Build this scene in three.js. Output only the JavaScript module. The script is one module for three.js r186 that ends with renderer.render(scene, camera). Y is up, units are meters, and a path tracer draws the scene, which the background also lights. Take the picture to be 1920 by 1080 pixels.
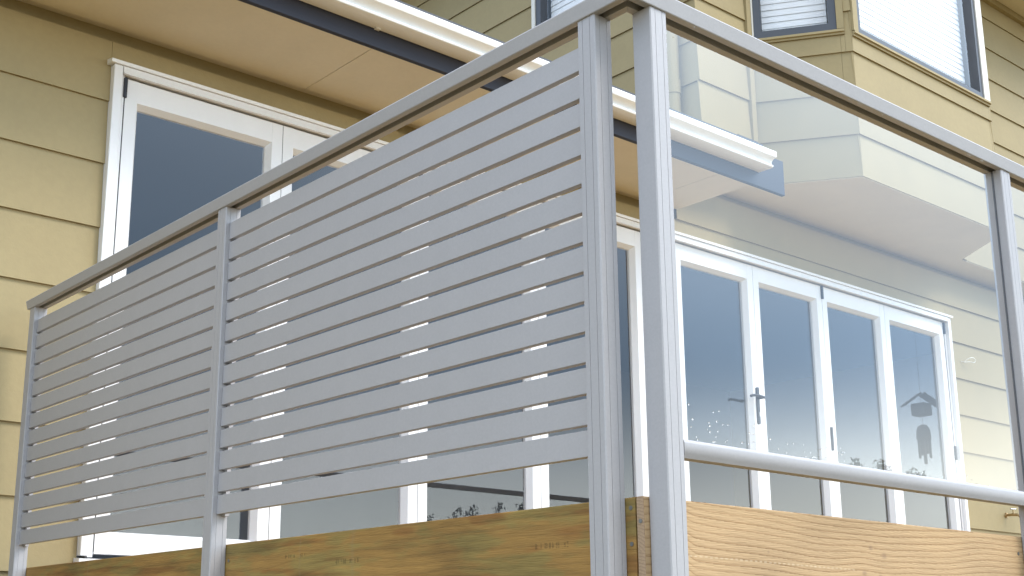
import * as THREE from 'three';
import { mergeGeometries, toCreasedNormals } from 'three/addons/utils/BufferGeometryUtils.js';

// ---------------------------------------------------------------- camera, sky, sun, exposure
const scene = new THREE.Scene();
const camera = new THREE.PerspectiveCamera(25.93, 16 / 9, 0.05, 500);
camera.position.set(-1.7095, -0.26, 1.5418);
camera.rotation.set(THREE.MathUtils.degToRad(13.632), THREE.MathUtils.degToRad(-39.384), THREE.MathUtils.degToRad(0.0906), 'YXZ');
camera.setViewOffset(1920, 1080, 107.4, -96.2, 1920, 1080);          // the photograph is an off-centre crop
camera.updateProjectionMatrix();

const renderer = new THREE.WebGLRenderer({ antialias: true });
renderer.setSize(1024, 576);
renderer.toneMapping = THREE.LinearToneMapping;
renderer.toneMappingExposure = 1.43;
renderer.shadowMap.enabled = true;

function rng(seed) { let a = seed >>> 0; return () => { a = (a + 0x6D2B79F5) >>> 0; let t = a; t = Math.imul(t ^ (t >>> 15), t | 1); t ^= t + Math.imul(t ^ (t >>> 7), t | 61); return ((t ^ (t >>> 14)) >>> 0) / 4294967296; }; }
function makeNoise(seed, n = 256) {                                   // tileable value noise on an n lattice
  const r = rng(seed), g = new Float32Array(n * n); for (let i = 0; i < n * n; i++) g[i] = r();
  const s = t => t * t * (3 - 2 * t);
  return (x, y, px = n, py = n) => {
    const xi = Math.floor(x), yi = Math.floor(y), fx = s(x - xi), fy = s(y - yi);
    const w = (a, m) => ((a % m) + m) % m;
    const x0 = w(xi, px) % n, x1 = w(xi + 1, px) % n, y0 = w(yi, py) % n, y1 = w(yi + 1, py) % n;
    return (g[y0 * n + x0] * (1 - fx) + g[y0 * n + x1] * fx) * (1 - fy) + (g[y1 * n + x0] * (1 - fx) + g[y1 * n + x1] * fx) * fy;
  };
}
const smooth = (a, b, x) => { const t = Math.min(1, Math.max(0, (x - a) / (b - a))); return t * t * (3 - 2 * t); };
const mix = (a, b, t) => a + (b - a) * t;

// a broken, bright overcast: white haze and cloud low down, bluer air with thin cloud higher up
{
  const W = 512, H = 256, d = new Float32Array(W * H * 4), nz = makeNoise(11);
  for (let j = 0; j < H; j++) for (let i = 0; i < W; i++) {
    const el = (j + 0.5) / H * Math.PI - Math.PI / 2, az = (i + 0.5) / W * Math.PI * 2, e = el * 180 / Math.PI;
    const u = i / W * 16, v = j / H * 24;
    let c = nz(u, v, 16) * 0.5 + nz(u * 2, v * 2, 32) * 0.3 + nz(u * 4, v * 4, 64) * 0.2;
    const low = [2.75, 2.9, 2.8], blue = [0.64, 0.93, 1.32], high = [1.18, 1.24, 1.42];
    const t = smooth(3, 13, e), hi = smooth(22, 50, e);
    // brighter cloud round the hidden sun
    const da = Math.abs(((az * 180 / Math.PI - 180 - 28 + 540) % 360) - 180), glow = Math.exp(-((da / 30) ** 2) - (((e - 37) / 14) ** 2));
    const cl = (c - 0.5) * 0.75;
    for (let k = 0; k < 3; k++) {
      let s = mix(mix(low[k], blue[k], t), high[k], hi);
      s *= 1 + cl * (0.45 + 0.75 * (1 - t)); s += glow * [2.6, 3.0, 3.4][k];
      if (e < 0) s = mix(s, [0.5, 0.52, 0.45][k], smooth(0, -6, e));
      d[(j * W + i) * 4 + k] = s;
    }
    d[(j * W + i) * 4 + 3] = 1;
  }
  const t = new THREE.DataTexture(d, W, H, THREE.RGBAFormat, THREE.FloatType);
  t.mapping = THREE.EquirectangularReflectionMapping; t.colorSpace = THREE.LinearSRGBColorSpace;
  t.magFilter = t.minFilter = THREE.LinearFilter; t.wrapS = THREE.RepeatWrapping; t.needsUpdate = true;
  scene.background = t; scene.environment = t;
}
const sun = new THREE.DirectionalLight(new THREE.Color(1, 0.93, 0.82), 1.5);
sun.position.set(7.5, 14, 8.5); sun.target.position.set(2, 1, -2); sun.castShadow = true;
sun.shadow.radius = 40; sun.shadow.mapSize.set(2048, 2048);
Object.assign(sun.shadow.camera, { left: -10, right: 10, top: 10, bottom: -10, near: 1, far: 60 });
scene.add(sun, sun.target);

// ---------------------------------------------------------------- helpers
const taken = new Map();
function numbered(n) { const k = taken.get(n) || 0; taken.set(n, k + 1); return k ? `${n}_${String(k).padStart(3, '0')}` : n; }
function tag(o, label, category, group, kind) { if (label) o.userData.label = label; if (category) o.userData.category = category; if (group) o.userData.group = group; if (kind) o.userData.kind = kind; return o; }
function thing(name, label, category, group) { const o = new THREE.Group(); o.name = numbered(name); scene.add(o); return tag(o, label, category, group); }
function mesh(name, geo, mat, parent) {
  const m = new THREE.Mesh(Array.isArray(geo) ? mergeGeometries(geo, false) : geo, mat);
  m.name = name; m.castShadow = m.receiveShadow = true; (parent || scene).add(m); return m;
}
function geom(pos, uv) {
  const g = new THREE.BufferGeometry();
  g.setAttribute('position', new THREE.Float32BufferAttribute(pos, 3)); g.setAttribute('uv', new THREE.Float32BufferAttribute(uv, 2));
  g.computeVertexNormals(); return g;
}
// a closed profile swept along an axis; a and b may be functions of the profile point (mitred ends). axis x: (z,y), axis z: (x,y), axis y: (x,z)
function sweep(pts, axis, a, b, { crease = 0, u0 = 0, v0 = 0 } = {}) {
  const A = typeof a === 'function' ? a : () => a, B = typeof b === 'function' ? b : () => b;
  const P = (p, t) => axis === 'x' ? [t, p[1], p[0]] : axis === 'z' ? [p[0], p[1], t] : [p[0], t, p[1]];
  if (THREE.ShapeUtils.area(pts.map(p => new THREE.Vector2(p[0], p[1]))) < 0) pts = pts.slice().reverse();
  const flip = axis !== 'z';
  const pos = [], uv = []; let s = v0;
  const tri = (q, w) => { const o = flip ? [0, 2, 1] : [0, 1, 2]; for (const k of o) { pos.push(...q[k]); uv.push(...w[k]); } };
  for (let i = 0; i < pts.length; i++) {
    const p = pts[i], q = pts[(i + 1) % pts.length], l = Math.hypot(q[0] - p[0], q[1] - p[1]);
    const a0 = A(p), a1 = A(q), b0 = B(p), b1 = B(q);
    tri([P(p, b0), P(p, a0), P(q, a1)], [[b0 + u0, s], [a0 + u0, s], [a1 + u0, s + l]]);
    tri([P(p, b0), P(q, a1), P(q, b1)], [[b0 + u0, s], [a1 + u0, s + l], [b1 + u0, s + l]]);
    s += l;
  }
  const v = pts.map(p => new THREE.Vector2(p[0], p[1]));
  for (const f of THREE.ShapeUtils.triangulateShape(v, [])) {
    const [i, j, k] = f, w = [i, j, k].map(n => [pts[n][0] + u0, pts[n][1]]);
    tri([P(pts[i], B(pts[i])), P(pts[j], B(pts[j])), P(pts[k], B(pts[k]))], w);
    tri([P(pts[i], A(pts[i])), P(pts[k], A(pts[k])), P(pts[j], A(pts[j]))], [w[0], w[2], w[1]]);
  }
  let g = geom(pos, uv); if (crease) g = toCreasedNormals(g, crease); return g;
}
// box with uv in metres: on each face u runs along the longer horizontal extent
function box(x0, x1, y0, y1, z0, z1, u0 = 0, v0 = 0) {
  const pos = [], uv = [];
  const quad = (a, b, c, d, w) => { for (const k of [0, 1, 2, 0, 2, 3]) { pos.push(...[a, b, c, d][k]); const t = w([a, b, c, d][k]); uv.push(t[0] + u0, t[1] + v0); } };
  quad([x0, y0, z1], [x1, y0, z1], [x1, y1, z1], [x0, y1, z1], p => [p[0], p[1]]);
  quad([x1, y0, z0], [x0, y0, z0], [x0, y1, z0], [x1, y1, z0], p => [p[0], p[1]]);
  quad([x1, y0, z1], [x1, y0, z0], [x1, y1, z0], [x1, y1, z1], p => [p[2], p[1]]);
  quad([x0, y0, z0], [x0, y0, z1], [x0, y1, z1], [x0, y1, z0], p => [p[2], p[1]]);
  const L = x1 - x0 > z1 - z0 ? (p => [p[0], p[2]]) : (p => [p[2], p[0]]);
  quad([x0, y1, z1], [x1, y1, z1], [x1, y1, z0], [x0, y1, z0], L);
  quad([x0, y0, z0], [x1, y0, z0], [x1, y0, z1], [x0, y0, z1], L);
  return geom(pos, uv);
}
function rrect(x0, x1, y0, y1, r, n = 3) {                            // rounded rectangle outline
  const o = [];
  for (const [cx, cy, a] of [[x1 - r, y1 - r, 0], [x0 + r, y1 - r, 90], [x0 + r, y0 + r, 180], [x1 - r, y0 + r, 270]])
    for (let i = 0; i <= n; i++) { const t = (a + 90 * i / n) * Math.PI / 180; o.push([cx + r * Math.cos(t), cy + r * Math.sin(t)]); }
  return o;
}
function tube(points, r, seg = 16, rad = 8) { return new THREE.TubeGeometry(new THREE.CatmullRomCurve3(points.map(p => new THREE.Vector3(...p))), seg, r, rad, false).toNonIndexed(); }
function cyl(r0, r1, h, n = 14) { return new THREE.CylinderGeometry(r0, r1, h, n).toNonIndexed(); }

// ---------------------------------------------------------------- textures and materials
function tex(w, h, fn, { srgb = true, rep = [1, 1] } = {}) {
  const d = new Uint8Array(w * h * 4);
  for (let j = 0; j < h; j++) for (let i = 0; i < w; i++) { const c = fn(i, j, i / w, j / h); for (let k = 0; k < 3; k++) d[(j * w + i) * 4 + k] = Math.max(0, Math.min(255, c[k] * 255)); d[(j * w + i) * 4 + 3] = 255; }
  const t = new THREE.DataTexture(d, w, h, THREE.RGBAFormat); if (srgb) t.colorSpace = THREE.SRGBColorSpace;
  t.wrapS = t.wrapT = THREE.RepeatWrapping; t.magFilter = THREE.LinearFilter; t.minFilter = THREE.LinearMipmapLinearFilter; t.generateMipmaps = true; t.anisotropy = 8;
  t.repeat.set(...rep); t.needsUpdate = true; return t;
}
const toS = v => v <= 0.0031308 ? v * 12.92 : 1.055 * Math.pow(v, 1 / 2.4) - 0.055;
const N1 = makeNoise(3), N2 = makeNoise(7), N3 = makeNoise(19);
const fbm = (N, x, y, p, oct = 4) => { let s = 0, a = 0.5, t = 0; for (let o = 0; o < oct; o++) { s += a * N(x, y, p, p); t += a; x *= 2; y *= 2; p *= 2; a *= 0.55; } return s / t; };
// paint with faint mottling and dust; col is linear
function paintTex(col, amt, fine, period = 8, size = 512) {
  return tex(size, size, (i, j, u, v) => {
    const m = (fbm(N1, u * period, v * period, period, 4) - 0.5) * amt + (N2(u * 128, v * 128, 128, 128) - 0.5) * fine;
    return col.map(c => toS(Math.max(0, c * (1 + m))));
  });
}
const grainBump = tex(512, 512, (i, j, u, v) => { const s = N2(u * 128, v * 128, 128, 128) * 0.5 + N1(u * 64, v * 64, 64, 64) * 0.5; return [s, s, s]; }, { srgb: false, rep: [2, 2] });
function std(o) { return new THREE.MeshStandardMaterial(o); }
const M = {};
const sidingMap = paintTex([0.34, 0.269, 0.137], 0.13, 0.05); sidingMap.repeat.set(0.5, 0.5);
M.siding = std({ map: sidingMap, roughness: 0.72, bumpMap: grainBump, bumpScale: 0.0003 });
const soffitMap = paintTex([0.70, 0.625, 0.48], 0.1, 0.03); soffitMap.repeat.set(0.6, 0.6);
M.soffit = std({ map: soffitMap, roughness: 0.8 });
const aluMap = paintTex([0.388, 0.377, 0.384], 0.05, 0.06); aluMap.repeat.set(2.5, 2.5);
M.alu = std({ map: aluMap, roughness: 0.52, metalness: 0.1 });
const whiteMap = paintTex([0.8, 0.795, 0.8], 0.05, 0.015); whiteMap.repeat.set(0.8, 0.8);
M.white = std({ map: whiteMap, roughness: 0.4 });
M.gutter = std({ map: paintTex([0.83, 0.82, 0.79], 0.06, 0.02), roughness: 0.28 });
M.fascia = std({ color: new THREE.Color(0.013, 0.014, 0.026), roughness: 0.55 });
M.frame = std({ color: new THREE.Color(0.075, 0.08, 0.092), roughness: 0.45, metalness: 0.2 });
M.dark = std({ color: new THREE.Color(0.03, 0.03, 0.036), roughness: 0.4, metalness: 0.3 });
M.blind = std({ color: new THREE.Color(0.88, 0.88, 0.88), roughness: 0.5 });
M.trim = std({ color: new THREE.Color(0.72, 0.69, 0.62), roughness: 0.55 });
M.steel = std({ color: new THREE.Color(0.62, 0.62, 0.62), roughness: 0.25, metalness: 1 });
M.brass = std({ color: new THREE.Color(0.42, 0.3, 0.16), roughness: 0.35, metalness: 0.9 });
M.nail = std({ color: new THREE.Color(0.2, 0.2, 0.19), roughness: 0.5, metalness: 0.6 });
M.doorGlass = new THREE.MeshPhysicalMaterial({ color: 0xffffff, transmission: 1, thickness: 0, roughness: 0, ior: 1.75 });
M.railGlass = new THREE.MeshPhysicalMaterial({ color: new THREE.Color(0.97, 0.985, 0.98), transmission: 1, thickness: 0, roughness: 0, ior: 1.75 });
M.winGlass = new THREE.MeshPhysicalMaterial({ color: 0xffffff, transmission: 1, thickness: 0, roughness: 0, ior: 1.5 });
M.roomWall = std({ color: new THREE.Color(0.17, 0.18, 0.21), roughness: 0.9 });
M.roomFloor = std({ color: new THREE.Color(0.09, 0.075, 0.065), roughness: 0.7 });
M.roof = std({ color: new THREE.Color(0.06, 0.062, 0.07), roughness: 0.6 });
M.drop = new THREE.MeshPhysicalMaterial({ color: 0xffffff, transmission: 1, thickness: 0.003, roughness: 0, ior: 1.33 });
M.cable = std({ color: new THREE.Color(0.78, 0.76, 0.68), roughness: 0.6 });

// pine: growth-ring lines that drop away from a knot near the corner, planer dashes, small checks
const pineFront = tex(2048, 256, (i, j, u, v) => {
  const x = u * 2.1, y = v * 0.256;                                    // metres, y up from the lower edge
  const top = 0.25 - y;
  let w = 0.016 * smooth(0.035, 0.085, x) * (0.5 + 0.5 * smooth(0, 0.12, top)) + 0.011 * Math.sin((x - 0.2) * 4.2) * smooth(0.1, 0.5, x) + (fbm(N1, x * 3.1, y * 5, 256, 2) - 0.5) * 0.026 - 0.010 * Math.exp(-((x - 0.62) ** 2) / 0.006) * smooth(0, 0.1, top);
  const k1 = Math.hypot((x - 0.028), (top - 0.052) * 1.4); w += 0.006 * Math.exp(-k1 * k1 / 0.0007);
  const ring = (top - w) / 0.0128 + (N3(x * 2.2, y * 11) - 0.5) * 0.8, f = ring - Math.floor(ring), id = Math.floor(ring);
  const late = Math.pow(f, 5) * (0.45 + 0.55 * N2(id * 3.7 + 5, 1 + x * 1.3));
  const fibre = (N2(x * 9, y * 330) - 0.5) * 0.06 + (N1(x * 60, y * 800) - 0.5) * 0.07;
  const blot = fbm(N3, x * 3.2, y * 8, 256, 4) - 0.5;
  let L = 1 + fibre - 0.56 * late + blot * 0.42;
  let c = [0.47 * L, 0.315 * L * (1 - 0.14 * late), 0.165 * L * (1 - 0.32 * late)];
  if (k1 < 0.011) { const t = smooth(0.011, 0.004, k1); c = c.map((q, k) => mix(q, [0.13, 0.075, 0.045][k], t * 0.8)); }
  for (const [kx, ky, r] of [[0.30, 0.085, 0.004], [0.66, 0.06, 0.008], [0.71, 0.075, 0.010], [0.63, 0.115, 0.009], [0.69, 0.12, 0.007], [1.07, 0.055, 0.005]]) {
    const q = Math.hypot((x - kx) * 0.7, top - ky); if (q < r) { const t = smooth(r, r * 0.2, q) * 0.4; c = c.map((p, k) => mix(p, [0.2, 0.12, 0.08][k], t)); }
  }
  const dash = Math.abs(top - 0.102 - x * 0.012) < 0.0016 && x > 0.05 && x < 0.6 && ((x * 1000) % 15) < 8;
  if (dash) c = c.map((q, k) => mix(q, [0.62, 0.5, 0.34][k], 0.4));
  return c.map(q => toS(Math.max(0.01, q)));
});
pineFront.repeat.set(1 / 2.1, 1 / 0.256);
// older, browner treated board with olive blotches, rusty streaks and worn ink ticks
const pineSide = tex(2048, 256, (i, j, u, v) => {
  const x = u * 3.2, y = v * 0.256, top = 0.25 - y;
  const w = (fbm(N2, x * 2.3, y * 6, 256, 3) - 0.5) * 0.05;
  const ring = (top - w) / 0.02, f = ring - Math.floor(ring);
  const blot = fbm(N1, x * 5 + 9, (y + w) * 34, 256, 5), ol = fbm(N3, x * 6 + 4, y * 26, 256, 5);
  const fibre = (N2(x * 22, y * 800) - 0.5) * 0.14 + (N1(x * 60, y * 500) - 0.5) * 0.1;
  let L = 1 + fibre - 0.22 * Math.pow(f, 4) + (blot - 0.5) * 0.95;
  const o = smooth(0.42, 0.62, ol);
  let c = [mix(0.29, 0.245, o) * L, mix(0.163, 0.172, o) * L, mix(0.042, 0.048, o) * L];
  const st = smooth(0.66, 0.8, N3(x * 7, top * 60)); c = [c[0] * (1 - 0.14 * st), c[1] * (1 - 0.25 * st), c[2] * (1 - 0.28 * st)];
  for (const [sx, sy] of [[1.93, 0.047], [2.16, 0.071], [2.86, 0.074]])
    if (x > sx && x < sx + 0.1 && Math.abs(top - sy - 0.002) < 0.005 && N2(x * 420, 3 + sy * 100) > 0.55 && N1(x * 300, y * 700) > 0.35) c = c.map(q => q * 0.62);
  for (const [sx, wd] of [[2.0, 0.006], [2.23, 0.01], [0.72, 0.01]]) { const q = Math.abs(x - sx + (N1(top * 60, 4) - 0.5) * 0.006) / wd; if (q < 1) c = c.map((p, k) => mix(p, [0.27, 0.21, 0.11][k], 0.22 * (1 - q))); }
  return c.map(q => toS(Math.max(0.01, q)));
});
pineSide.repeat.set(1 / 3.2, 1 / 0.256);
const fibreBump = tex(512, 512, (i, j, u, v) => { const s = N2(u * 16, v * 200, 16, 200) * 0.6 + N1(u * 40, v * 120, 40, 120) * 0.4; return [s, s, s]; }, { srgb: false, rep: [1 / 0.5, 1 / 0.25] });
M.pineFront = std({ map: pineFront, roughness: 0.78, bumpMap: fibreBump, bumpScale: 0.0008 });
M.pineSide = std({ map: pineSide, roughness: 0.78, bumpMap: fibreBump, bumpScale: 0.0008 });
const endGrain = tex(256, 256, (i, j, u, v) => { const r = Math.hypot(u * 0.1 - 0.07, v * 0.1 + 0.02), q = (r / 0.006) % 1, L = 1 - 0.35 * Math.pow(q, 3) + (N2(u * 90, v * 90) - 0.5) * 0.25; return [0.40 * L, 0.275 * L, 0.17 * L].map(toS); });
endGrain.repeat.set(10, 10);
M.endGrain = std({ map: endGrain, roughness: 0.85 });
const deckMap = tex(512, 256, (i, j, u, v) => { const L = 1 + (N2(u * 10, v * 120, 10, 120) - 0.5) * 0.35 + (fbm(N1, u * 6, v * 4, 6, 3) - 0.5) * 0.3; return [0.40 * L, 0.25 * L, 0.09 * L].map(toS); });
M.deck = std({ map: deckMap, roughness: 0.75 });
const lawnMap = tex(512, 512, (i, j, u, v) => { const a = fbm(N1, u * 8, v * 8, 8, 5), b = N2(u * 160, v * 160, 160, 160), L = 0.6 + 0.5 * a + 0.35 * b; return [0.13 * L, 0.095 * L, 0.03 * L].map(toS); }, { rep: [120, 120] });
M.lawn = std({ map: lawnMap, roughness: 0.95 });

// ---------------------------------------------------------------- setting
{
  const g = new THREE.PlaneGeometry(400, 400); g.rotateX(-Math.PI / 2); g.translate(0, -1.9, 0);
  tag(mesh('lawn', g, M.lawn), 'worn lawn the house and deck stand on', 'lawn', null, 'structure');
}

// ---------------------------------------------------------------- house
const house = thing('house', 'two-storey house clad in tan weatherboards with white bifold doors and a bay window', 'house');
const PITCH = 0.2795, ZW = -3.15, ZU = -2.956, ZB = -2.45, XU = 3.914;
const rb = rng(5);
const boardVariants = [1, 0.97, 1.03, 0.985].map(k => { const m = M.siding.clone(); m.color.setScalar(k); return m; });
// one wall plane: backing sheet with openings, boards lapped on it. Local x runs along the wall, local z points out, z = 0 is the lower outer edge of a board.
function clad({ origin, turn = 0, u0, u1, y0, y1, rowBase, holes = [], joints = [], name = 'wall', depth = 0.1, ends = [0, 0] }) {
  const xs = [...new Set([u0 + ends[0], u1 - ends[1], ...holes.flatMap(h => [h[0], h[1]])])].filter(x => x >= u0 && x <= u1).sort((a, b) => a - b), ys = [...new Set([y0, y1, ...holes.flatMap(h => [h[2], h[3]])])].filter(y => y >= y0 && y <= y1).sort((a, b) => a - b);
  const pieces = [];
  for (let i = 0; i < xs.length - 1; i++) for (let j = 0; j < ys.length - 1; j++) {
    const cx = (xs[i] + xs[i + 1]) / 2, cy = (ys[j] + ys[j + 1]) / 2;
    if (!holes.some(h => cx > h[0] && cx < h[1] && cy > h[2] && cy < h[3])) pieces.push(box(xs[i], xs[i + 1], ys[j], ys[j + 1], -0.03 - depth, -0.03));
  }
  const wall = mesh(name, pieces, M.siding, house); wall.position.set(...origin); wall.rotation.y = turn;
  let k0 = Math.floor((y0 - rowBase) / PITCH + 1e-6);
  for (let k = k0; rowBase + k * PITCH < y1 - 0.01; k++) {
    const yb = rowBase + k * PITCH, a = Math.max(yb, y0), b = Math.min(yb + PITCH, y1);
    const cuts = [...new Set([u0, u1, ...joints.filter(j => !j[1] || j[1].includes(k)).map(j => j[0]), ...holes.filter(h => h[2] < b && h[3] > a).flatMap(h => [h[0], h[1]])])].filter(c => c >= u0 && c <= u1).sort((p, q) => p - q);
    for (let i = 0; i < cuts.length - 1; i++) {
      let lo = a, hi = b; const cx = (cuts[i] + cuts[i + 1]) / 2;
      for (const h of holes) if (cx > h[0] && cx < h[1] && h[2] < b && h[3] > a) { if (h[2] > lo + 0.004) hi = Math.min(hi, h[2]); else lo = Math.max(lo, h[3]); }
      if (hi - lo < 0.012) continue;
      const zo = y => -0.012 * (y - yb) / PITCH, lap = hi === b && b < y1 - 0.001 ? 0.012 : 0, e = 0.0007;
      const prof = [[zo(lo), lo], [zo(hi + lap), hi + lap], [zo(hi + lap) - 0.008, hi + lap], [zo(lo) - 0.009, lo]];
      const g = sweep(prof, 'x', cuts[i] + (i ? e : 0), cuts[i + 1] - (i < cuts.length - 2 ? e : 0), { u0: rb() * 7, v0: rb() * 5 });
      mesh('weatherboard', g, boardVariants[Math.floor(rb() * 4)], wall);
    }
  }
  return wall;
}
const DOOR1 = [0.262, 3.62], DOOR2 = [3.77, 6.93];
const ROWL = 1.952 - 14 * PITCH;
clad({ name: 'lower_wall', origin: [0, 0, ZW], u0: -3.2, u1: 3.88, y0: -1.88, y1: 2.229, rowBase: ROWL, holes: [[DOOR1[0], DOOR1[1], 0.045, 2.132], [DOOR2[0], 4.0, 0.045, 2.132]], joints: [[-1.2, [9, 11, 13]]], depth: 0.09 });
clad({ name: 'lower_wall', origin: [0, 0, ZW], u0: 3.88, u1: 9.2, y0: -1.88, y1: 2.465, rowBase: ROWL, holes: [[3.8, DOOR2[1], 0.045, 2.132]], joints: [[8.1, [10, 13]]], depth: 0.09 });
mesh('recessed_frieze', box(-3.1, 9.1, 2.2, 2.56, -3.24, -3.212), M.siding, house);
const SPL = 0.6187, TH = Math.atan2(0.8179, 0.5754);
const ROWU = 2.5265;
clad({ name: 'upper_side_wall', origin: [XU, 0, ZU], turn: -Math.PI / 2, u0: -5.2, u1: -0.012, y0: 2.526, y1: 4.97, rowBase: ROWU, holes: [[-1.478, -0.80, 3.9, 4.82]], joints: [[-2.9, [6, 8]]] });
clad({ name: 'upper_front_wall', origin: [0, 0, ZU], u0: XU, u1: 4.452, y0: ROWU, y1: 4.97, rowBase: ROWU, ends: [0.032, 0] });
clad({ name: 'upper_front_wall', origin: [0, 0, ZU], u0: 6.886, u1: 9.2, y0: ROWU, y1: 4.97, rowBase: ROWU, joints: [[8.6, [2, 5]]] });
clad({ name: 'bay_left_wall', origin: [4.452, 0, ZU], turn: -TH, u0: 0.0, u1: SPL, y0: ROWU, y1: 4.97, rowBase: ROWU, holes: [[0.008, 0.575, 3.482, 4.8]], joints: [[0.548, [2, 3]]], depth: 0.05, ends: [0.0, 0.04] });
clad({ name: 'bay_front_wall', origin: [0, 0, ZB], u0: 4.808, u1: 6.53, y0: ROWU, y1: 4.97, rowBase: ROWU, holes: [[4.815, 6.515, 3.468, 4.8]], joints: [[6.50, [2, 3]]], depth: 0.05, ends: [0.03, 0.03] });
clad({ name: 'bay_right_wall', origin: [6.53, 0, ZB], turn: TH, u0: 0.0, u1: SPL, y0: ROWU, y1: 4.97, rowBase: ROWU, depth: 0.05, ends: [0.04, 0] });
// vertical cover strip where the bay meets the wall
mesh('corner_trim', box(4.405, 4.45, ROWU, 4.96, ZU - 0.012, ZU + 0.012), M.siding, house);
mesh('corner_trim', box(6.892, 6.935, ROWU, 4.96, ZU - 0.012, ZU + 0.012), M.siding, house);

// underside of the upper floor and of the bay
{
  const o = [[3.90, -3.27], [9.2, -3.27], [9.2, ZU - 0.006], [6.88, ZU - 0.006], [6.526, ZB - 0.008], [4.812, ZB - 0.008], [4.456, ZU - 0.006], [3.90, ZU - 0.006]];
  mesh('overhang_soffit', sweep(o, 'y', 2.522, 2.56), M.soffit, house);
}
// eave over the doors: soffit panels, fascia, gutter, roof
const eave = mesh('eave', [box(-3.2, 3.86, 2.305, 2.33, -3.27, -2.61), box(3.862, 3.88, 2.292, 2.52, -3.13, -2.61)], M.soffit, house);
{
  const r = rng(8); let x = -3.2;
  for (const e of [-1.18, 1.22, 3.60, 3.88]) { mesh('soffit_panel', box(x + 0.0018, e - 0.0018, 2.288, 2.3005, -3.146, -2.606, r() * 3, r() * 3), M.soffit, eave); x = e; }
  mesh('fascia_board', sweep(rrect(-2.605, -2.58, 2.286, 2.50, 0.002, 2), 'x', -3.2, 4.175), M.fascia, eave);
  const out = [[-2.578, 2.372], [-2.487, 2.372], [-2.4805, 2.374], [-2.478, 2.379], [-2.480, 2.385], [-2.486, 2.389], [-2.4905, 2.394], [-2.490, 2.401], [-2.486, 2.409], [-2.479, 2.416], [-2.470, 2.421], [-2.460, 2.4235], [-2.4545, 2.4255], [-2.4525, 2.429], [-2.4525, 2.456], [-2.4545, 2.4605], [-2.460, 2.461]];
  const inn = [[-2.462, 2.457], [-2.457, 2.454], [-2.457, 2.431], [-2.472, 2.426], [-2.486, 2.418], [-2.495, 2.402], [-2.493, 2.392], [-2.485, 2.382], [-2.49, 2.376], [-2.575, 2.376], [-2.575, 2.461], [-2.578, 2.461]];
  mesh('gutter', sweep([...out, ...inn], 'x', -3.2, 3.93, { crease: 0.6 }), M.gutter, eave);
  const cap = out.map(([z, y]) => [z + (z > -2.57 ? 0.0015 : 0), y - (y < 2.373 ? 0.0012 : 0)]);
  mesh('gutter_end_cap', sweep([...cap, [-2.578, 2.461]], 'x', 3.916, 3.9355, { crease: 0.6 }), M.gutter, eave);
  mesh('gutter_bracket', box(1.21, 1.235, 2.366, 2.3715, -2.578, -2.56), M.gutter, eave);
  mesh('roof_sheet', sweep([[-2.5, 2.492], [-2.5, 2.502], [-7.9, 3.3], [-7.9, 3.25]], 'x', -3.2, 3.88), M.roof, eave);
  mesh('roof_flashing', sweep([[-2.53, 2.50], [-2.53, 2.528], [-2.62, 2.545], [-2.95, 2.58], [-2.95, 2.50]], 'x', 3.70, 3.88), M.fascia, eave);
}
// upper eave and roof
const topEave = mesh('upper_eave', box(XU - 0.45, 9.2, 4.968, 5.0, -8.1, -2.36), M.soffit, house);
mesh('fascia_board', box(XU - 0.47, 9.2, 4.955, 5.16, -2.36, -2.335), M.fascia, topEave);
mesh('soffit_moulding', box(6.95, 9.2, 4.915, 4.967, ZU - 0.01, ZU + 0.03), M.siding, topEave);
mesh('roof_sheet', sweep([[-2.3, 5.165], [-2.3, 5.19], [-8.1, 6.6], [-8.1, 6.5]], 'x', XU - 0.47, 9.2), M.roof, topEave);
// rear and end walls that close the building
mesh('end_wall', box(-3.2, -3.1, -1.88, 2.53, -8.1, ZW - 0.13), M.siding, house);
mesh('end_wall', box(9.1, 9.2, -1.88, 4.96, -8.1, ZW - 0.13), M.siding, house);
mesh('rear_wall', box(-3.1, 9.1, -1.88, 4.96, -8.1, -8.0), M.siding, house);
// rooms
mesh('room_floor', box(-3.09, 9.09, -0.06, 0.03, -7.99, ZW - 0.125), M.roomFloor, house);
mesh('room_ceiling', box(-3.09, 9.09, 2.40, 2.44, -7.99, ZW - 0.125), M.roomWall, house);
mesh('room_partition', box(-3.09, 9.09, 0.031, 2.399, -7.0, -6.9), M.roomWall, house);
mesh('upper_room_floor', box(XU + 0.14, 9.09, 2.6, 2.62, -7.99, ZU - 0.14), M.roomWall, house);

// downpipe on the upper side wall
{
  const px = XU - 0.052, pz = -3.127, p = mesh('downpipe', (() => { const g = cyl(0.046, 0.046, 2.3, 28); g.translate(px, 3.72, pz); return g; })(), M.siding, house);
  const c = cyl(0.051, 0.051, 0.09, 28); c.translate(px, 3.07, pz); mesh('pipe_collar', c, M.siding, p);
}

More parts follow.
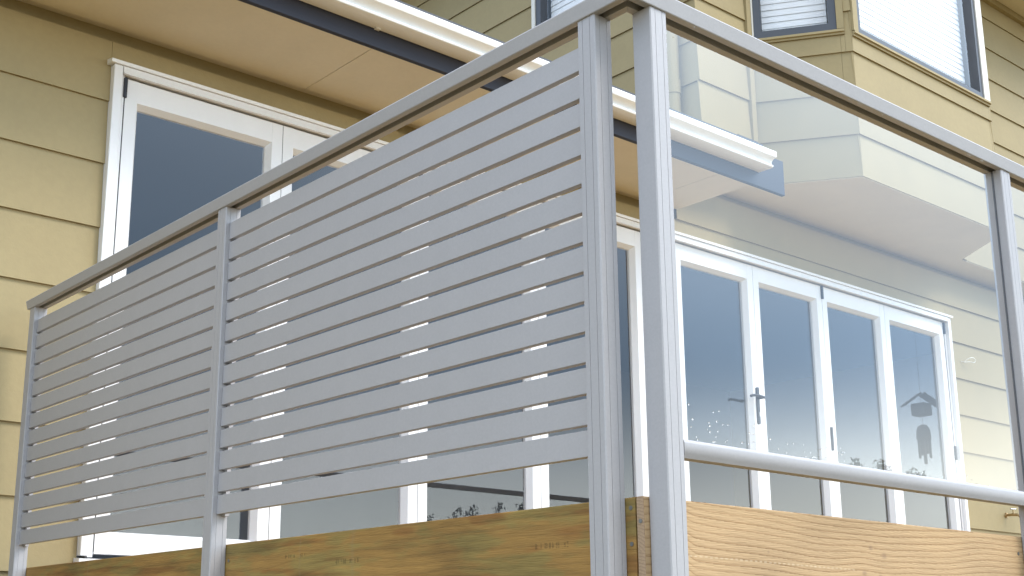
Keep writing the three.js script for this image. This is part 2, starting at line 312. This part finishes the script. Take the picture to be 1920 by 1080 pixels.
// ---------------------------------------------------------------- bifold doors
const HEADZ = ZW + 0.03;
function doorFrame([x0, x1]) {
  const f = new THREE.Group(); f.name = 'door_frame'; house.add(f);
  for (const j of [x0 + 0.04, x1 - 0.060]) mesh('jamb', box(j, j + 0.020, 0.06, 2.084, ZW - 0.09, ZW + 0.004), M.white, f);
  mesh('facing_board', sweep(rrect(x0, x0 + 0.0385, ZW - 0.028, HEADZ, 0.002, 1), 'y', 0.064, 2.112), M.white, f);
  mesh('facing_board', sweep(rrect(x1 - 0.0385, x1, ZW - 0.028, HEADZ, 0.002, 1), 'y', 0.064, 2.112), M.white, f);
  mesh('head', [sweep(rrect(ZW - 0.09, HEADZ + 0.003, 2.085, 2.1125, 0.0015, 1), 'x', x0 + 0.04, x1 - 0.04)], M.white, f);
  mesh('head_lip', box(x0 + 0.043, x1 - 0.043, 2.079, 2.0848, HEADZ - 0.012, HEADZ + 0.005), M.white, f);
  mesh('sill', sweep([[ZW - 0.09, 0.036], [ZW + 0.05, 0.03], [ZW + 0.05, 0.05], [ZW - 0.09, 0.0625]], 'x', x0 - 0.012, x1 + 0.012), M.white, f);
  return f;
}
const frame1 = doorFrame(DOOR1), frame2 = doorFrame(DOOR2);
mesh('head_flashing', sweep([[ZW - 0.01, 2.115], [HEADZ + 0.012, 2.1135], [HEADZ + 0.014, 2.128], [ZW - 0.01, 2.139]], 'x', 0.243, 6.948), M.white, frame1);
mesh('mullion_panel', box(DOOR1[1] + 0.002, DOOR2[0] - 0.002, 0.05, 2.112, ZW - 0.03, ZW + 0.002), M.white, frame1);

const LY0 = 0.074, LY1 = 2.074, LT = 0.05, BEV = 0.018, GD = 0.034;
function hinge(x, y0, y1, parent) { return mesh('hinge', sweep(rrect(x - 0.008, x + 0.008, ZW - 0.004, ZW + 0.014, 0.004, 2), 'y', y0, y1), M.dark, parent); }
function leaf(x0, x1) {
  const l = new THREE.Group(); l.name = 'door_leaf'; house.add(l);
  const st = 0.055, a = x0 + 0.0018, b = x1 - 0.0018, rt = 1.977, rbm = 0.146;
  const S = (xo, xe, s) => [[xo, ZW], [xe, ZW], [xe + s * BEV, ZW - GD], [xe + s * BEV, ZW - LT], [xo, ZW - LT]];
  mesh('stile', sweep(S(a, a + st, 1), 'y', LY0, LY1), M.white, l);
  mesh('stile', sweep(S(b, b - st, -1), 'y', LY0, LY1), M.white, l);
  const e = 0.0008;
  mesh('top_rail', sweep([[ZW - e, LY1 - 0.0005], [ZW - e, rt], [ZW - GD, rt - BEV], [ZW - LT + e, rt - BEV], [ZW - LT + e, LY1 - 0.0005]], 'x', a + st - 0.003, b - st + 0.003), M.white, l);
  mesh('bottom_rail', sweep([[ZW - e, LY0 + 0.0005], [ZW - e, rbm], [ZW - GD, rbm + BEV], [ZW - LT + e, rbm + BEV], [ZW - LT + e, LY0 + 0.0005]], 'x', a + st - 0.003, b - st + 0.003), M.white, l);
  const g = new THREE.PlaneGeometry(b - a - 2 * st - 2 * BEV + 0.008, rt - rbm - 2 * BEV + 0.008); g.translate((a + b) / 2, (rt + rbm) / 2, ZW - GD - 0.004);
  mesh('glass_pane', g, M.doorGlass, l);
  return l;
}
const G1 = [0.3275, 1.110, 1.916, 2.719, 3.552], G2 = [3.836, 4.587, 5.327, 6.078, 6.862];
for (const [G, f] of [[G1, frame1], [G2, frame2]]) G.forEach((x, i) => { const a = i === 0 ? -0.0053 : -0.0016, b = i === 4 ? 0.0053 : 0.0016; mesh('weather_seal', box(x + a, x + b, 0.08, 2.07, ZW - 0.03, ZW - 0.003), M.dark, f); });
const L1 = G1.slice(0, 4).map((x, i) => leaf(x, G1[i + 1])), L2 = G2.slice(0, 4).map((x, i) => leaf(x, G2[i + 1]));
hinge(0.325, 1.985, 2.072, L1[0]); hinge(5.327, 1.985, 2.072, L2[1]); hinge(5.327, 0.96, 1.113, L2[1]); hinge(6.866, 1.985, 2.072, L2[3]); hinge(6.866, 1.04, 1.14, L2[3]); hinge(1.916, 1.985, 2.072, L1[1]);
// lever handle with lock plate, on the stile beside the second opening's first joint
{
  const hx = 4.563, h = mesh('lock_plate', (() => { const g = new THREE.ExtrudeGeometry(new THREE.Shape(rrect(-0.0115, 0.0115, 1.05, 1.28, 0.009, 4).map(p => new THREE.Vector2(...p))), { depth: 0.008, bevelEnabled: true, bevelSize: 0.001, bevelThickness: 0.001, bevelSegments: 2 }); g.translate(hx, 0, ZW); return g; })(), M.dark, L2[0]);
  mesh('lever_handle', [tube([[hx, 1.212, ZW], [hx, 1.212, ZW + 0.022], [hx, 1.212, ZW + 0.045]], 0.0095, 8), tube([[hx + 0.012, 1.212, ZW + 0.045], [hx - 0.01, 1.213, ZW + 0.05], [hx - 0.06, 1.215, ZW + 0.052], [hx - 0.105, 1.211, ZW + 0.05], [hx - 0.122, 1.205, ZW + 0.046]], 0.0085, 20)], M.dark, L2[0]);
  const k = cyl(0.007, 0.007, 0.016, 14); k.rotateX(Math.PI / 2); k.translate(hx, 1.118, ZW + 0.013);
  mesh('key_cylinder', [k, box(hx - 0.004, hx + 0.004, 1.096, 1.116, ZW + 0.009, ZW + 0.018)], M.steel, L2[0]);
}

// ---------------------------------------------------------------- upper windows (parts of the house) and their blinds (things)
function win(wallOrigin, turn, u0, u1, y0, y1, { left = 0, right = 0, fw = 0.045, rightTrim = false, sash = 0 }) {
  const w = new THREE.Group(); w.name = 'window'; house.add(w); w.position.set(...wallOrigin); w.rotation.y = turn;
  const fz0 = -0.075, fz1 = 0.004;
  mesh('frame', box(u0, u1, y0, y0 + fw, fz0, fz1), M.frame, w); mesh('frame', box(u0, u1, y1 - fw, y1, fz0, fz1), M.frame, w);
  mesh('frame', box(u0, u0 + fw, y0 + fw, y1 - fw, fz0, fz1 - 0.0005), M.frame, w); mesh('frame', box(u1 - fw, u1, y0 + fw, y1 - fw, fz0, fz1 - 0.0005), M.frame, w);
  const g = new THREE.PlaneGeometry(u1 - u0 - 2 * fw, y1 - y0 - 2 * fw); g.translate((u0 + u1) / 2, (y0 + y1) / 2, -0.03); mesh('pane', g, M.winGlass, w);
  mesh('sill', sweep([[-0.03, y0 - 0.003], [0.018, y0 - 0.006], [0.020, y0 - 0.022], [0.008, y0 - 0.026], [0.008, y0 - 0.038], [-0.03, y0 - 0.038]], 'x', u0 - left, u1 + right), M.siding, w);
  if (left) mesh('facing_board', box(u0 - left, u0 - 0.001, y0, y1 + 0.05, -0.028, 0.012), left > 0.04 ? M.siding : M.trim, w);
  if (right) mesh('facing_board', box(u1 + 0.001, u1 + right, y0, y1 + 0.05, -0.028, 0.012), rightTrim ? M.trim : M.siding, w);
  return w;
}
function blind(label, wallOrigin, turn, u0, u1, y0, y1, zoff, tilt) {
  const b = thing('venetian_blind', label, 'blind'); b.position.set(...wallOrigin); b.rotation.y = turn;
  const w = u1 - u0, slat = sweep([[-0.033, -0.0012], [0, 0.0016], [0.033, -0.0012], [0.033, 0], [0, 0.0028], [-0.033, 0]], 'x', -w / 2, w / 2, { crease: 0.5 });
  for (let y = y0; y < y1; y += 0.0445) { const m = mesh('slat', slat, M.blind, b); m.position.set((u0 + u1) / 2, y, zoff); m.rotation.x = tilt; }
  mesh('bottom_rail', sweep(rrect(zoff - 0.022, zoff + 0.022, y0 - 0.045, y0 - 0.027, 0.004, 2), 'x', u0, u1), M.blind, b);
  for (const f of [0.22, 0.5, 0.78]) mesh('cord', box(mix(u0, u1, f) - 0.0015, mix(u0, u1, f) + 0.0015, y0 - 0.027, y1, zoff + 0.025, zoff + 0.0265), M.blind, b);
  return b;
}
win([0, 0, ZB], 0, 4.87, 6.435, 3.508, 4.76, { left: 0.052, right: 0.078, rightTrim: true, fw: 0.038 });
win([4.452, 0, ZU], -TH, 0.02, 0.53, 3.522, 4.76, { left: 0.011, right: 0.044, fw: 0.048 });
win([XU, 0, ZU], -Math.PI / 2, -1.44, -0.84, 3.94, 4.78, { left: 0.036, right: 0.036, fw: 0.05 });
blind('white slatted blind behind the wide front window of the bay', [0, 0, ZB], 0, 4.912, 6.392, 3.60, 4.71, -0.105, 1.38);
blind('white slatted blind behind the narrow angled window of the bay', [4.452, 0, ZU], -TH, 0.071, 0.478, 3.62, 4.70, -0.105, 1.38);
blind('white slatted blind behind the small window of the upper side wall', [XU, 0, ZU], -Math.PI / 2, -1.388, -0.892, 4.04, 4.72, -0.105, 1.38);

// ---------------------------------------------------------------- deck
const deck = thing('deck', 'timber deck with wide pine edge boards in front of the doors', 'deck');
function nail(p, n, parent) { const g = cyl(0.0042, 0.0042, 0.002, 10); if (n === 'x') g.rotateZ(Math.PI / 2); else g.rotateX(Math.PI / 2); g.translate(...p); return mesh('nail', g, M.nail, parent); }
{
  const BH = 0.25;
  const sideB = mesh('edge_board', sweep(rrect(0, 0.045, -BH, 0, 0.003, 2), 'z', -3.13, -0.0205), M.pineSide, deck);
  // uv: along the board and up the face
  const fixUv = (g, f) => { const p = g.attributes.position, u = g.attributes.uv; for (let i = 0; i < p.count; i++) u.setXY(i, ...f(p.getX(i), p.getY(i), p.getZ(i))); };
  fixUv(sideB.geometry, (x, y, z) => [z + 3.15, y + 0.25 + x * 0.5]);
  const frontB = mesh('edge_board', sweep(rrect(-0.017, 0, -BH, 0, 0.003, 2), 'x', 0.0012, 7.64), M.pineFront, deck);
  fixUv(frontB.geometry, (x, y, z) => [x - 0.06, y + 0.25 + z * 0.5]);
  const cap = sweep(rrect(-0.0167, -0.0003, -BH + 0.0003, -0.0003, 0.003, 2), 'x', 0, 0.0011); mesh('board_end', cap, M.endGrain, frontB);
  fixUv(cap, (x, y, z) => [z, y]);
  nail([-0.0005, -0.0195, -0.031], 'x', sideB); nail([-0.0005, -0.085, -0.031], 'x', sideB); nail([-0.0005, -0.052, -0.099], 'x', sideB); nail([-0.0005, -0.165, -0.099], 'x', sideB);
  nail([-0.0005, -0.045, -1.505], 'x', sideB); nail([-0.0005, -0.045, -0.008], 'x', frontB); nail([1.368, -0.043, 0.0005], 'z', frontB);
  const r = rng(31), vs = [0.9, 1, 1.1].map(k => { const m = M.deck.clone(); m.color.setScalar(k); return m; });
  for (let z = -0.15; z > -3.13; z -= 0.095) mesh('deck_board', box(0.05, 7.6, -0.032, -0.006, z, z + 0.09, r() * 4, r() * 3), vs[Math.floor(r() * 3)], deck);
  for (const x of [0.35, 2.2, 4.1]) for (const z of [-0.4, -2.6]) mesh('pile', box(x, x + 0.12, -1.9, -0.24, z, z + 0.12), M.deck, deck);
  for (let x = 0.3; x < 7.5; x += 0.6) mesh('joist', box(x, x + 0.045, -0.24, -0.034, -3.1, -0.055), M.deck, deck);
  mesh('edge_board', box(7.6, 7.645, -0.25, 0, -3.13, -0.02), M.pineSide, deck);
}

// ---------------------------------------------------------------- balustrade and slatted screen
function postProfile(x0, x1, z0, z1, faces) {                         // outline in x,z with shallow extrusion grooves
  const c = 0.0022, o = [], d = 0.0009, w = 0.0005;
  const edge = (ax, az, bx, bz, nx, nz, g) => {
    o.push([ax, az]);
    if (g) for (const t of [0.26, 0.72]) { const L = Math.hypot(bx - ax, bz - az), ux = (bx - ax) / L, uz = (bz - az) / L, m = t * L; for (const [s, q] of [[-w, 0], [-w, d], [w, d], [w, 0]]) o.push([ax + ux * (m + s) - nx * q, az + uz * (m + s) - nz * q]); }
    o.push([bx, bz]);
  };
  edge(x0 + c, z0, x1 - c, z0, 0, -1, faces.includes('b')); edge(x1, z0 + c, x1, z1 - c, 1, 0, faces.includes('r'));
  edge(x1 - c, z1, x0 + c, z1, 0, 1, faces.includes('f')); edge(x0, z1 - c, x0, z0 + c, -1, 0, faces.includes('l'));
  return o;
}
const YR = 0.9645;
const railProfile = [[-0.0610, 0.9935], [-0.0535, 0.9655], [-0.052, 0.964], [-0.0365, 0.9645], [-0.0365, 0.990], [-0.0185, 0.990], [-0.0185, 0.9645], [-0.002, 0.964], [-0.0005, 0.9655], [0.007, 0.9935], [0.0055, 0.9965], [-0.006, 1.0015], [-0.027, 1.004], [-0.048, 1.0015], [-0.0595, 0.9965]];

const screenT = thing('slatted_privacy_screen', 'grey aluminium slatted privacy screen along the side of the deck', 'privacy screen');
{
  const Z = [[-3.013, -2.965], [-1.570, -1.521], [-0.0915, -0.043]];
  for (const [a, b] of Z) mesh('post', sweep(postProfile(-0.049, -0.0006, a, b, 'flb'), 'y', -0.3, YR), M.alu, screenT);
  mesh('top_rail', sweep(railProfile, 'z', -3.03, p => -p[0] - 0.0006, { crease: 0.42 }), M.alu, screenT);
  const r = rng(77), vs = [1, 0.985, 1.015].map(k => { const m = M.alu.clone(); m.color.setScalar(k); return m; });
  for (const [a, b] of [[Z[0][1], Z[1][0]], [Z[1][1], Z[2][0]]]) {
    const prof = rrect(-0.035, -0.0195, 0, 0.0508, 0.0012, 2), g = sweep(prof, 'z', a + 0.0006, b - 0.0006);
    for (let k = 0; k < 14; k++) { const m = mesh('slat', g, vs[Math.floor(r() * 3)], screenT); m.position.y = 0.866 - k * 0.0605 + (r() - 0.5) * 0.0008; }
    for (const [c, e] of [[a, a + 0.019], [b - 0.012, b]]) mesh('side_channel', box(-0.0188, -0.006, 0.074, 0.919, c + 0.0005, e - 0.0005), M.alu, screenT);
  }
}
const bal = thing('glass_balustrade', 'grey aluminium balustrade with clear glass panels along the front of the deck', 'balustrade');
{
  const X = [[0.0135, 0.062], [1.390, 1.4385], [2.835, 2.8835], [4.27, 4.3185], [5.71, 5.7585], [7.15, 7.1985]];
  for (const [a, b] of X) mesh('post', sweep(postProfile(a, b, 0.0006, 0.049, 'fb'), 'y', -0.3, YR), M.alu, bal);
  mesh('top_rail', sweep(railProfile.map(([x, y]) => [-x, y]), 'x', p => -p[0] + 0.0006, 7.62, { crease: 0.42 }), M.alu, bal);
  for (const [a, b] of X.slice(0, -1).map((p, i) => [p[1], X[i + 1][0]])) {
    mesh('lower_rail', sweep([[0.049, 0.077], [0.049, 0.0975], [0.0478, 0.1025], [0.0445, 0.105], [0.038, 0.106], [0.012, 0.106], [0.006, 0.102], [0.004, 0.094], [0.004, 0.074], [0.030, 0.074], [0.031, 0.0705], [0.044, 0.0705]], 'x', a + 0.0004, b - 0.0004, { crease: 0.7 }), M.alu, bal);
    const g = new THREE.PlaneGeometry(b - a - 0.006, 0.882); g.translate((a + b) / 2, 0.104 + 0.441, 0.0272); mesh('glass_panel', g, M.railGlass, bal);
    for (const e of [a + 0.0003, b - 0.0033]) mesh('gasket', box(e, e + 0.003, 0.107, 0.963, 0.0232, 0.0268), M.frame, bal);
  }
}

// ---------------------------------------------------------------- small things
{ // raindrops on the glass and on the rail edges
  const r = rng(404), gs = [], add = (x, y, z, s, sy = 1.2) => { const g = new THREE.SphereGeometry(s * 0.8, 7, 5).toNonIndexed(); g.scale(1, sy, 0.7); g.translate(x, y, z); gs.push(g); };
  for (let i = 0; i < 34; i++) { const x = 0.085 + r() * 0.27, h = 0.112 + 0.085 * r() * r() + (x < 0.12 ? 0.02 : 0); add(x, h, 0.0285, 0.0012 + r() * 0.0008); }
  for (let i = 0; i < 26; i++) add(0.37 + r() * 0.25, 0.11 + 0.04 * r() * r(), 0.0285, 0.0011 + r() * 0.0008);
  for (let i = 0; i < 14; i++) add(0.65 + r() * 0.6, 0.11 + 0.03 * r() * r(), 0.0285, 0.0011 + r() * 0.0006);
  for (let i = 0; i < 12; i++) add(0.1 + r() * 1.25, 0.9575, 0.056, 0.0017, 0.9);
  for (let i = 0; i < 9; i++) add(-0.056, 0.9995 - 0.001, -2.6 + r() * 2.3, 0.0018, 0.9);
  for (let i = 0; i < 60; i++) add(-0.0345, 0.866 - Math.floor(r() * 13) * 0.0605 - 0.0092, -1.5 + r() * 1.35, 0.0011 + r() * 0.0006, 0.8);
  tag(mesh('raindrops', gs, M.drop), 'raindrops beaded on the glass panels, rails and slats', 'raindrops', null, 'stuff');
}
{ // garden tap
  const t = thing('garden_tap', 'small brass garden tap on the tan wall beside the bifold doors', 'tap'); t.position.set(7.535, 0.682, ZW - 0.003);
  const f = cyl(0.017, 0.02, 0.012, 16); f.rotateX(Math.PI / 2); f.translate(0, 0, 0.006); mesh('flange', f, M.brass, t);
  mesh('body', [tube([[0, 0, 0.01], [0, 0, 0.05], [0.004, -0.003, 0.085]], 0.0105, 10), tube([[0.003, 0, 0.075], [0.006, -0.012, 0.1], [0.008, -0.04, 0.112], [0.008, -0.06, 0.114]], 0.009, 12)], M.brass, t);
  const n = cyl(0.0125, 0.0125, 0.018, 8); n.translate(0.008, -0.06, 0.114); mesh('hose_nozzle', n, M.dark, t);
  const s = cyl(0.006, 0.008, 0.035, 10); s.translate(0.001, 0.022, 0.06); mesh('spindle', s, M.brass, t);
  mesh('handle', tube([[-0.022, 0.042, 0.05], [0, 0.041, 0.06], [0.022, 0.042, 0.07]], 0.0055, 10), M.steel, t);
}
{ // end of a cable poking out of the wall
  const x = 7.09, y = 1.81, z = ZW - 0.004;
  tag(mesh('cable_loop', tube([[x, y, z - 0.01], [x + 0.008, y - 0.004, z + 0.02], [x + 0.03, y + 0.018, z + 0.05], [x + 0.075, y + 0.026, z + 0.06], [x + 0.112, y + 0.008, z + 0.055], [x + 0.10, y - 0.004, z + 0.05], [x + 0.06, y - 0.002, z + 0.035], [x + 0.02, y - 0.008, z + 0.015]], 0.0032, 40, 6), M.cable), 'loop of cream cable poking out of the tan weatherboards', 'cable');
}
{ // wind chime hung from the upper eave just right of the frame; the end door leaf mirrors it
  const bx = 7.9, bz = -2.4;
  const d = thing('wind_chime', 'dark wind chime under a pitched wooden roof, mirrored in the end door leaf', 'wind chime'); d.position.set(bx, 0, bz);
  const m = std({ color: new THREE.Color(0.2, 0.2, 0.21), roughness: 0.8 });
  for (const s of [-1, 1]) { const g = box(-0.085, 0.085, -0.008, 0.008, -0.06, 0.06); g.rotateZ(-s * 0.62); g.rotateY(0.7); g.translate(s * 0.08 * Math.cos(0.7), 1.735, -s * 0.08 * Math.sin(0.7)); mesh('roof_board', g, m, d); }
  mesh('body', box(-0.06, 0.06, 1.60, 1.70, -0.06, 0.06), m, d);
  const bell = new THREE.LatheGeometry([[0, 1.525], [0.03, 1.518], [0.05, 1.49], [0.058, 1.45], [0.06, 1.40]].map(p => new THREE.Vector2(...p)), 20); mesh('bell', bell, m, d);
  for (let k = 0; k < 6; k++) { const a = k * Math.PI / 3, l = 0.10 + 0.03 * (k % 3), g = cyl(0.011, 0.011, l, 8); g.translate(Math.cos(a) * 0.042, 1.40 - l / 2, Math.sin(a) * 0.042); mesh('chime_tube', g, m, d); }
  mesh('clapper', box(-0.02, 0.02, 1.19, 1.40, -0.004, 0.004), m, d);
  mesh('hanging_cord', box(-0.001, 0.001, 1.5, 4.967, -0.001, 0.001), m, d);
}
// shrubs across the lawn, mirrored in the door glass
{
  const leafM = [0, 1, 2].map(k => new THREE.MeshPhysicalMaterial({ color: new THREE.Color(...[[0.05, 0.072, 0.028], [0.062, 0.08, 0.034], [0.045, 0.06, 0.03]][k]), roughness: 0.8, transmission: 0.25, thickness: 0 }));
  const bark = std({ color: new THREE.Color(0.09, 0.07, 0.05), roughness: 0.9 });
  const shrub = (label, x, z, top, rad, seed) => {
    const t = thing('garden_shrub', label, 'shrub', 'shrubs along the far side of the lawn'); t.position.set(x, -1.9, z);
    const r = rng(seed), H = top + 1.9, wood = [], lv = []; 
    const leafAt = (p, s) => { const g = new THREE.BufferGeometry(), q = new THREE.Euler(r() * 6, r() * 6, r() * 6); const pts = [[-s * 0.3, 0, 0], [0, -s, 0], [s * 0.3, 0, 0.02], [0, s, 0]].map(a => new THREE.Vector3(...a).applyEuler(q).add(p)); for (const k of [0, 1, 2, 0, 2, 3]) lv.push(pts[k].x, pts[k].y, pts[k].z); };
    for (let k = 0; k < 60; k++) {
      const a = r() * Math.PI * 2, out = rad * (0.25 + 0.85 * r()), h = H * (0.74 + 0.29 * r() * r()), cur = r();
      const c = new THREE.CatmullRomCurve3([[0, 0, 0], [Math.cos(a) * out * 0.3, h * 0.55, Math.sin(a) * out * 0.3], [Math.cos(a) * out * 0.75, h, Math.sin(a) * out * 0.75], [Math.cos(a) * out * 1.15, h * (0.98 - 0.16 * cur), Math.sin(a) * out * 1.15]].map(p => new THREE.Vector3(...p)));
      wood.push(new THREE.TubeGeometry(c, 12, 0.009, 4, false).toNonIndexed());
      for (let n = 0; n < 100; n++) { const p = c.getPoint(0.3 + 0.7 * Math.sqrt(r())); p.x += (r() - 0.5) * 0.13; p.y += (r() - 0.5) * 0.11; p.z += (r() - 0.5) * 0.13; leafAt(p, 0.018 + r() * 0.026); }
    }
    mesh('branches', wood, bark, t);
    const g = geom(lv, lv.filter((_, i) => i % 3 < 2).map(() => 0)); mesh('foliage', g, leafM[seed % 3], t);
  };
  shrub('broad arching garden shrub across the lawn, mirrored in the door glass', 10.42, 7.0, 1.84, 0.62, 3);
  shrub('thin low garden shrub between two taller ones, mirrored in the door glass', 11.08, 7.15, 1.76, 0.36, 4);
  shrub('tallest bushy garden shrub across the lawn, mirrored in the door glass', 11.72, 7.0, 1.93, 0.66, 5);
}
renderer.render(scene, camera);
